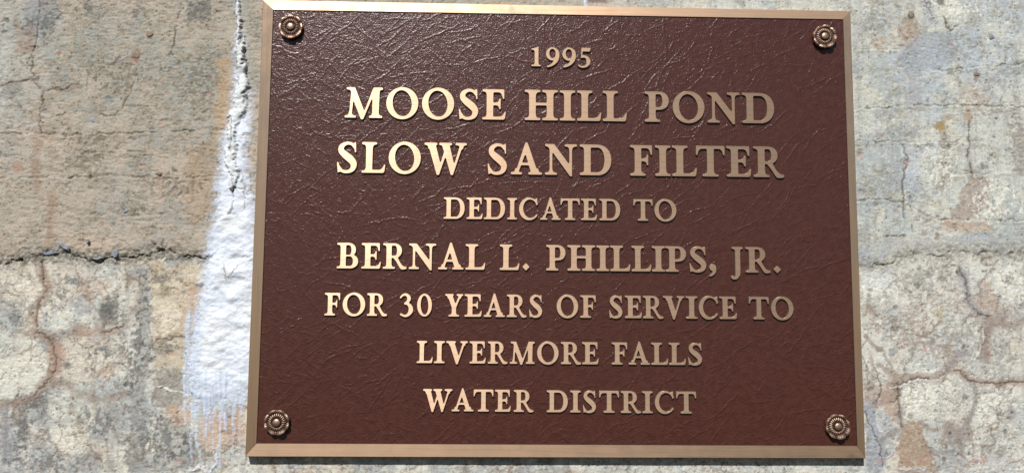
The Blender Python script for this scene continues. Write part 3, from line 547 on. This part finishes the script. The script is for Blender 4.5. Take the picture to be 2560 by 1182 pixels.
# keep the wall behind the plaque just below its back
inside = (np.abs(GX) < .3035) & (np.abs(GZ) < .2275); nearp = (np.abs(GX) < .306) & (np.abs(GZ) < .2295)
Hh[inside] = np.minimum(Hh[inside], -.0004); Hh = np.clip(Hh, -.012, .0062)
far = ss(.72, 1.1, np.abs(GX))+ss(.4, .7, np.abs(GZ)); Hh *= np.clip(1-far*.7, .2, 1)
C *= np.array((.975, 1, 1.045)); C = np.clip(C*(1+(FINE-.5)[..., None]*.22), .01, .8)
def sheet(name, fmask, mat, parent=None):
    ny, nx = GX.shape; ii, jj = np.nonzero(fmask); v = ii*nx+jj; F = np.stack([v, v+1, v+nx+1, v+nx], -1)
    uq, inv = np.unique(F.ravel(), return_inverse=True); me = bpy.data.meshes.new(name); n = len(ii)
    P = np.stack([GX.ravel()[uq], -Hh.ravel()[uq], GZ.ravel()[uq]], -1).astype(np.float32)
    me.vertices.add(len(uq)); me.vertices.foreach_set('co', P.ravel()); me.loops.add(n*4); me.loops.foreach_set('vertex_index', inv.astype(np.int32).ravel())
    me.polygons.add(n); me.polygons.foreach_set('loop_start', np.arange(0, n*4, 4, dtype=np.int32)); me.update(calc_edges=True); me.shade_smooth()
    ca = me.color_attributes.new('stain', 'FLOAT_COLOR', 'POINT'); cc = np.ones((len(uq), 4), np.float32); cc[:, :3] = C.reshape(-1, 3)[uq]; ca.data.foreach_set('color', cc.ravel())
    return link(name, me, parent, mat)
crust = np.zeros(GX.shape); crust[CRW] = CR; cf = (crust[:-1, :-1] > .42) & ~(inside[:-1, :-1])
hid = (np.abs(GX) < .296) & (np.abs(GZ) < .218); hid = (hid[:-1, :-1] & hid[1:, 1:])
wall = bpy.data.objects.new('concrete_wall', None); COL.objects.link(wall)
wall['kind'] = 'thing'
tag(wall, 'old weathered concrete wall with board marks, cracks and rusty stains behind the plaque', 'wall')
body = sheet('wall_face', ~cf & ~hid, mat_wall(), wall)
lime = sheet('lime_crust', cf, mat_crust(), wall); lime['label'] = 'white lime crust seeping from the crack beside the plaque'
# bluish stone chips bedded in the joint
slate = mat_plain('blue_grey_stone', tuple(paint(138, 144, 156)), .7, 0, .35)
def chip(px, py, w_, h_, ang, d_=.0028, mat=slate, sd_=0):
    r = random.Random(sd_+int(px)); n = 9; vs_ = []; c = at(px, py); fs = []
    j = np.searchsorted(XS, c.x); i = np.searchsorted(ZS, c.z); hb = float(Hh[i, j]) if i < len(ZS) and j < len(XS) else 0
    for lay_, (s, y) in enumerate(((1, -.002), (1.0, d_*.55), (.72, d_))):
        for a in range(n):
            t = 2*PI*a/n; rr = s*(.82+.3*r.random()) if lay_ == 0 else s
            if lay_ == 0: rad_ = rr; vs_.append([rad_*math.cos(t), 0, rad_*math.sin(t)*(.7+.3*r.random()), y])
            else: b = vs_[a]; vs_.append([b[0]*s+.03*r.random(), 0, b[2]*s, y+r.uniform(-.15, .15)*d_])
    co = []
    for x, _, z, y in vs_:
        x *= w_*U/2; z *= h_*U/2; co.append((c.x+x*math.cos(ang)-z*math.sin(ang), -(hb+y), c.z+x*math.sin(ang)+z*math.cos(ang)))
    for l in (0, 1):
        for a in range(n): fs.append((l*n+a, l*n+(a+1) % n, (l+1)*n+(a+1) % n, (l+1)*n+a))
    fs.append(tuple(2*n+a for a in range(n))); me = bpy.data.meshes.new('stone'); me.from_pydata(co, [], fs); me.update()
    return link('stone', me, wall, mat)
brown_stone = mat_plain('brown_stone', tuple(paint(140, 124, 108)), .8, 0, .3)
for a in [(124, 633, 42, 13, .08), (164, 617, 34, 11, -.5), (291, 635, 16, 26, .3), (246, 646, 28, 9, .1), (222, 604, 8, 14, 0)]: chip(*a)
for a in [(316, 527, 16, 11, .6), (2478, 95, 16, 12, .2)]: chip(*a, .0009)
for a in [(398, 434, 20, 9, .1), (375, 86, 22, 15, .4), (2440, 186, 18, 15, 0), (2278, 38, 18, 20, .2), (340, 138, 24, 24, .3), (2364, 547, 12, 6, .3), (385, 604, 16, 10, -.6)]: chip(*a, .0009, brown_stone, 3)
# ---------------------------------------------------------------- the bronze plaque
YO, YI, YP, YL = -.0092, -.0113, -.0105, -.0125   # outer edge, ridge, ground, letter faces
plaque = bpy.data.objects.new('memorial_plaque', None); COL.objects.link(plaque); plaque.location = (0, 0, -.2286)
tag(plaque, 'rectangular cast bronze plaque with raised lettering on a brown grained ground, bolted to the concrete', 'plaque')
def pl(name, me, mat, parent=plaque):
    o = link(name, me, parent, mat)
    if parent is plaque: o.matrix_parent_inverse = Matrix.Translation((0, 0, .2286))
    return o
OUT = [(-.3048, .2286), (.3048, .2286), (.3048, -.2286), (-.3048, -.2286)]
INN = [(lambda p: (p.x, p.z))(at(x, y, YI)) for x, y in ((683.3, 25.5), (2107.3, 49.5), (2143.2, 1113.3), (641.3, 1107))]
bron = (.545, .375, .255)
LEA = mat_leather(); STEP = mat_plain('brown_paint_on_step', s2l((62, 38, 30)), .8)
mh = mat_bronze('brushed_bronze_lengthwise', 0, bron, .56, .6, (.16, .17, .13)); mv = mat_bronze('brushed_bronze_upright', 2, bron, .40, .6)
rj = random.Random(4)
for k in range(4):
    a, b = OUT[k], OUT[(k+1) % 4]; c, d = INN[k], INN[(k+1) % 4]; n = 260; vs_, fs = [], []; e = [0.0]*(n+1)
    for i in range(n+1): e[i] = (rj.random()-.5)*.00028+((rj.random() < .06)*.00025)
    L = Vector((b[0]-a[0], b[1]-a[1])).normalized(); nn = Vector((L.y, -L.x))           # inward
    g = .00004
    for i in range(n+1):
        t = i/n; o_ = Vector((a[0]+(b[0]-a[0])*t, a[1]+(b[1]-a[1])*t)); q_ = Vector((c[0]+(d[0]-c[0])*t, c[1]+(d[1]-c[1])*t)); j = q_+nn*(e[i] if 0 < i < n else 0)
        if i == 0: o_ = o_+L*g; q_ = q_+L*g; j = j+L*g
        if i == n: o_ = o_-L*g; q_ = q_-L*g; j = j-L*g
        o2 = o_+nn*.0004
        for p, y in ((o_, 0.0), (o_, YO+.0003), (o2, YO-.0001), (q_-nn*.0003, YI+.00002), (j+nn*.00005, YI+.00015), (j+nn*.0002, YP+.0004)): vs_.append((p.x, y, p.y))
    for i in range(n):
        for r in range(5): q0 = i*6+r; fs.append((q0, q0+1, q0+7, q0+6))
    fs.append((0, 5, 4, 3, 2, 1)); e0 = n*6; fs.append((e0, e0+1, e0+2, e0+3, e0+4, e0+5))
    me = bpy.data.meshes.new('frame_bar'); me.from_pydata(vs_, [], fs); me.polygons.foreach_set('material_index', [1 if i % 5 >= 3 and i < n*5 else 0 for i in range(len(fs))]); me.update(); pl('frame_bar', me, [mh if k % 2 == 0 else mv, STEP])
# ground plate, a body under the bars
# the grained ground: pressed leather pattern of crossing wrinkles, as real relief
lx, hx = min(p[0] for p in INN)-.0004, max(p[0] for p in INN)+.0004; lz, hz = min(p[1] for p in INN)-.0004, max(p[1] for p in INN)+.0004
px_ = np.arange(lx, hx, .00066); pz_ = np.arange(lz, hz, .00066); PX, PZ = np.meshgrid(px_, pz_)
PH = (fbm(.0016, 501, 2, .6, 1, 1, PX, PZ)-.5)*.00010+(fbm(.006, 511, 3, .5, 1, 1, PX, PZ)-.5)*.00022
rw = np.random.RandomState(12); dens = fbm(.05, 521, 2, .5, 1, 1, PX, PZ); wx = (fbm(.007, 531, 3, .6, 1, 1, PX, PZ)-.5)*.0035; wz = (fbm(.007, 541, 3, .6, 1, 1, PX, PZ)-.5)*.0035
QX, QZ = PX+wx, PZ+wz
for i in range(6500):
    x, z = rw.uniform(-.3, .3), rw.uniform(-.225, .225); t = rw.rand()
    if t < .09: ang, L, hgt, wd = rw.normal(.62, .25), rw.uniform(.02, .055), rw.uniform(.10, .24), rw.uniform(.0005, .0008)
    elif t < .18: ang, L, hgt, wd = rw.normal(-.8, .4), rw.uniform(.015, .045), rw.uniform(.08, .18), rw.uniform(.0005, .0008)
    else: ang, L, hgt, wd = rw.normal(.15, .75), rw.uniform(.003, .011), rw.uniform(.07, .22), rw.uniform(.0005, .0008)
    ix = min(max(int((x-lx)/.00066), 0), len(px_)-1); iz = min(max(int((z-lz)/.00066), 0), len(pz_)-1)
    if dens[iz, ix] < .44+rw.uniform(-.12, .12) and t > .16: continue
    n = 5; P = [(x, z)]; a_ = ang
    for k in range(n): a_ += rw.normal(0, .22 if t > .18 else .12); P.append((P[-1][0]+math.cos(a_)*L/n, P[-1][1]+math.sin(a_)*L/n))
    xa_, xb_ = min(p[0] for p in P)-.004, max(p[0] for p in P)+.004; za_, zb_ = min(p[1] for p in P)-.004, max(p[1] for p in P)+.004
    j0, j1 = np.searchsorted(px_, (xa_, xb_)); i0, i1 = np.searchsorted(pz_, (za_, zb_)); s_ = (slice(i0, i1), slice(j0, j1)); X, Z = QX[s_], QZ[s_]
    if X.size == 0: continue
    best = np.zeros(X.shape)
    for k in range(n):
        bx, bz = P[k+1][0]-P[k][0], P[k+1][1]-P[k][1]; u_ = ((X-P[k][0])*bx+(Z-P[k][1])*bz)/(bx*bx+bz*bz); u_ = np.clip(u_, 0, 1)
        d_ = np.hypot(X-P[k][0]-u_*bx, Z-P[k][1]-u_*bz); T_ = (k+u_)/n; best = np.maximum(best, np.exp(-(d_/wd)**2)*np.sin(PI*np.clip(T_, .04, .96))**.6)
    PH[s_] = np.maximum(PH[s_], PH[s_]*.3+best*hgt*.0014)
ny_, nx_ = PX.shape; me = bpy.data.meshes.new('ground_plate'); me.vertices.add(nx_*ny_)
me.vertices.foreach_set('co', np.stack([PX.ravel(), YP+.00012-PH.ravel(), PZ.ravel()], -1).astype(np.float32).ravel())
v_ = (np.arange(ny_-1)[:, None]*nx_+np.arange(nx_-1)[None]).ravel(); F_ = np.stack([v_, v_+1, v_+nx_+1, v_+nx_], -1).astype(np.int32); me.loops.add(F_.size)
me.loops.foreach_set('vertex_index', F_.ravel()); me.polygons.add(len(F_)); me.polygons.foreach_set('loop_start', np.arange(0, F_.size, 4, dtype=np.int32)); me.update(calc_edges=True); me.shade_smooth()
pl('ground_plate', me, LEA)
# raised letters
ROWS = [  # baseline (left y, right y at given x), cap height px, glyph extents in px
 ((1328, 166.3), (1477, 169.0), 48, [('1', 1327.8, 1352.5), ('9', 1364.5, 1398.7), ('9', 1405.5, 1440), ('5', 1445, 1477)]),
 ((861, 294.5), (1937, 309.5), 75.5, [('M', 860.7, 956), ('O', 964.5, 1045.3), ('O', 1054, 1135), ('S', 1146.3, 1195.7), ('E', 1205, 1264.7), ('H', 1311, 1395), ('I', 1399, 1438.5), ('L', 1442.5, 1503.5), ('L', 1506.5, 1567.5), ('P', 1611.5, 1672.7), ('O', 1682, 1762), ('N', 1769, 1850.5), ('D', 1856, 1936.6)]),
 ((841, 431.5), (1962, 444), 76.5, [('S', 841.5, 891.7), ('L', 903, 963), ('O', 970.5, 1051.5), ('W', 1059.5, 1166.5), ('S', 1218.5, 1267.5), ('A', 1276.5, 1355.5), ('N', 1362, 1443), ('D', 1449, 1528.7), ('F', 1575.2, 1631), ('I', 1638, 1677), ('L', 1680.3, 1743), ('T', 1740.5, 1813), ('E', 1817, 1879), ('R', 1884.5, 1961.5)]),
 ((1108, 547), (1692, 553), 53.5, [('D', 1108.3, 1161.5), ('E', 1165.6, 1206.8), ('D', 1209, 1262.7), ('I', 1267.7, 1293), ('C', 1297.2, 1345), ('A', 1350, 1402), ('T', 1401, 1449.7), ('E', 1452.3, 1492.8), ('D', 1498.3, 1551), ('T', 1583.5, 1632), ('O', 1636.3, 1691.7)]),
 ((840, 670.5), (1930, 682), 63.5, [('B', 841, 895), ('E', 902.5, 952), ('R', 956.3, 1016.7), ('N', 1021.3, 1090), ('A', 1094.5, 1159), ('L', 1163, 1213.3), ('L', 1248.7, 1298.7), ('.', 1306, 1323.8), ('P', 1365, 1414), ('H', 1418.3, 1488.3), ('I', 1491, 1523.5), ('L', 1525.5, 1576.5), ('L', 1579, 1629), ('I', 1630, 1663.5), ('P', 1664, 1716), ('S', 1724, 1766.5), (',', 1773.5, 1791), ('J', 1828, 1858.5), ('R', 1864.5, 1927.5), ('.', 1935, 1953)]),
 ((810, 788), (1985, 799), 56, [('F', 810.3, 849.3), ('O', 855.6, 912.5), ('R', 916.5, 967.7), ('3', 998.3, 1032.7), ('0', 1042, 1079.5), ('Y', 1111.8, 1157.7), ('E', 1160.5, 1204.5), ('A', 1209, 1262.7), ('R', 1266.4, 1316.7), ('S', 1322.6, 1355.7), ('O', 1391.3, 1445.7), ('F', 1450.3, 1489.7), ('S', 1523, 1556.5), ('E', 1562.2, 1605.3), ('R', 1607.6, 1659.2), ('V', 1658, 1711.8), ('I', 1715, 1744.7), ('C', 1747.3, 1796.5), ('E', 1799, 1843.3), ('T', 1873, 1923.2), ('O', 1928.5, 1984.8)]),
 ((1041, 907), (1756, 912.5), 55, [('L', 1041, 1081.8), ('I', 1084.2, 1111.7), ('V', 1114.4, 1169.3), ('E', 1173.3, 1214.5), ('R', 1219.2, 1269), ('M', 1273.9, 1337), ('O', 1342.5, 1396.7), ('R', 1402, 1453.3), ('E', 1455.3, 1497), ('F', 1529.2, 1568.5), ('A', 1571.7, 1625.5), ('L', 1628.5, 1671), ('L', 1672.5, 1715.3), ('S', 1720.7, 1755.8)]),
 ((1056, 1026.5), (1741, 1033.5), 54.5, [('W', 1056.5, 1130.7), ('A', 1128.7, 1184), ('T', 1183.3, 1233.4), ('E', 1237, 1277.2), ('R', 1284, 1334), ('D', 1366.5, 1419.8), ('I', 1425.4, 1452.2), ('S', 1457.3, 1490.3), ('T', 1498, 1548), ('R', 1552, 1603.4), ('I', 1606, 1632.4), ('C', 1637.3, 1685.6), ('T', 1691, 1741.3)])]
face = mat_bronze('brushed_bronze_letter_face', 0, bron, .53, .78)
side = mat_plain('worn_bronze_letter_edge', (.17, .11, .08), .5, .4)
GL = {}
def glyph_mesh(ch, sx, sz):
    """one cast character: flat face, rounded shoulder, drafted and slightly rough flank"""
    if ch not in GL: GL[ch] = outline(ch)
    L, x0, x1 = GL[ch]; w_ = x1-x0; r = random.Random(ord(ch)); vs_, fs, mi = [], [], []; rings = []
    for l in L:
        P = [Vector(((x-x0)/w_*sx, y*sz)) for x, y in l]; n = len(P); nr = []
        for i in range(n):
            t = P[(i+1) % n]-P[i-1]; t.normalize(); nr.append(Vector((t.y, -t.x)))
        area_ = sum(P[i].x*P[(i+1) % n].y-P[(i+1) % n].x*P[i].y for i in range(n)); rings.append((P, nr, area_))
    big = max(rings, key=lambda t: abs(t[2]))[2]; sg = 1 if big > 0 else -1
    base = []
    for P, nr, _ in rings:
        b = len(vs_); n = len(P); base.append((b, n))
        for off, y in ((-.00022, YL), (-.00002, YL+.00018), (.00010, YL+.0006), (.00045, YP+.0003)):
            for i in range(n):
                o_ = P[i]+nr[i]*sg*(off+(r.uniform(-.00012, .00012) if y > YL+.0003 else 0)); vs_.append((o_.x, y, o_.y))
        for k in range(3):
            for i in range(n):
                q0 = b+k*n+i; q1 = b+k*n+(i+1) % n
                fs.append((q0, q1, q1+n, q0+n) if sg < 0 else (q0, q0+n, q1+n, q1)); mi.append(0 if k == 0 else 1)
    polys = [[Vector(vs_[b+i]) for i in range(n)] for b, n in base]; flat = [b+i for b, n in base for i in range(n)]
    tris = tessellate_polygon([[Vector((p.x, p.z, 0)) for p in pp] for pp in polys])
    for t in tris:
        a, b, c = (Vector(vs_[flat[i]]) for i in t); nrm = (b-a).cross(c-a)
        fs.append(tuple(flat[i] for i in (t if nrm.y < 0 else t[::-1]))); mi.append(0)
    me = bpy.data.meshes.new('letter'); me.from_pydata(vs_, [], fs); me.polygons.foreach_set('material_index', mi); me.update()
    return me
for (xa, ya), (xb, yb), cap, G in ROWS:
    for ch, x0, x1 in G:
        ym = ya+(yb-ya)*((x0+x1)/2-xa)/(xb-xa); a = at(x0, ym, YL); b = at(x1, ym, YL); t = at((x0+x1)/2, ym-cap, YL)
        nm = 'numeral' if ch in '19530' else 'full_stop' if ch == '.' else 'comma' if ch == ',' else 'letter'
        me = glyph_mesh(ch, b.x-a.x, t.z-a.z); o = pl(nm, me, [face, side]); o.location = (a.x, 0, (a.z+b.z)/2)
# rosette bolt covers: scalloped rim > fluted ring, button
rm_ = mat_rosette()
def polar(name, rs, hf, wf, n, mat, parent, rf=None):
    vs_, fs, wr = [], [], []
    for i, r in enumerate(rs):
        for a in range(n):
            t = 2*PI*a/n; rr = r*(rf(r, t) if rf else 1); vs_.append((rr*math.cos(t), -hf(r, t), rr*math.sin(t))); wr.append(wf(r, t))
    for i in range(len(rs)-1):
        for a in range(n): q0 = i*n+a; q1 = i*n+(a+1) % n; fs.append((q0, q0+n, q1+n, q1))
    if rs[0] > 0 and True: fs.append(tuple(range(n)))
    me = bpy.data.meshes.new(name); me.from_pydata(vs_, [], fs); me.update(); me.shade_smooth()
    at_ = me.attributes.new('wear', 'FLOAT', 'POINT'); at_.data.foreach_set('value', wr)
    return link(name, me, parent, mat)
def rosette(px, py, rot, seed):
    c = at(px, py, YP-.005); rr = random.Random(seed); ph = [rr.uniform(-.12, .12) for _ in range(9)]; am = [rr.uniform(.55, 1.3) for _ in range(9)]
    mm = .001; LB = 8
    def lobe(t): u = (t/(2*PI)*LB) % 1; k = int(t/(2*PI)*LB) % LB; return abs(math.sin(PI*(u+ph[k]*math.sin(2*PI*u)))), am[k]
    def rim_h(r, t):
        r = r/mm; s, a = lobe(t); fl = .5+.5*math.cos(t*LB*4+seed)
        if r > 12.2: return (3.3 if r < 12.5 else 2.4)*mm+(1.4*mm*s if r < 12.35 else 0)
        k = max(0, (r-7.5)/4.8); return mm*(4.1+a*(.9*s+.25)*math.sin(min(k, 1)*PI*.62)*1.25-.5*math.exp(-((r-8.6)/.8)**2)+.22*fl*k*(1-k)*3)
    def rim_r(r, t): s, a = lobe(t); k = min(max(0, (r/mm-8)/4), 1); return 1-.075*k*(1-s**.55)+.05*k*(a-.95)
    def rim_w(r, t):
        r = r/mm; s, a = lobe(t); return max(0, min(1, .15+.65*max(0, (r-9.2)/2.8)+.25*(s-.5)+(.15*math.cos(t*LB*4+seed) if r < 11.5 else .1)))
    base = polar('rosette', [7.2*mm, 8*mm, 8.5*mm, 9*mm, 9.6*mm, 10.2*mm, 10.8*mm, 11.3*mm, 11.7*mm, 12*mm, 12.2*mm, 12.35*mm, 12.6*mm], rim_h, rim_w, 192, rm_, None, rim_r)
    base.parent = plaque; base.location = (c.x, YP, c.z); base.rotation_euler = (0, rot, 0); base.matrix_parent_inverse = Matrix.Translation((0, 0, .2286))
    NF = 24
    def fl_h(r, t):
        k = (r/mm-4.3)/4.8; f = abs(math.cos(t*NF/2)); return mm*(3.6+1.9*math.sin(PI*min(1, max(0, k))**.8)*(.45+.55*f)) if r/mm < 9.1 else 2.0*mm
    def fl_w(r, t): k = (r/mm-4.3)/4.8; f = abs(math.cos(t*NF/2)); return max(0, min(1, math.sin(PI*min(1, max(0, k)))**.6*(-.1+1.25*f)))
    polar('fluted_ring', [3.9*mm, 4.3*mm, 4.7*mm, 5.1*mm, 5.6*mm, 6.2*mm, 6.8*mm, 7.4*mm, 8.0*mm, 8.5*mm, 8.9*mm, 9.2*mm], fl_h, fl_w, NF*12, rm_, base, lambda r, t: 1+.03*abs(math.cos(t*NF/2))*(r > 7.5*mm))
    polar('button', [.01*mm, .8*mm, 1.6*mm, 2.4*mm, 3*mm, 3.6*mm, 3.95*mm, 4.15*mm, 4.2*mm], lambda r, t: mm*(4.8+1.9*math.sqrt(max(0, 1-(r/mm/4.2)**2))) if r/mm < 4.19 else 1.2*mm, lambda r, t: max(0, .9-(r/mm/4.2)**6), 48, rm_, base)
rosette(726, 67, .35, 1); rosette(2063, 91, -.2, 2); rosette(691, 1056, .75, 3); rosette(2096, 1066, .1, 4)
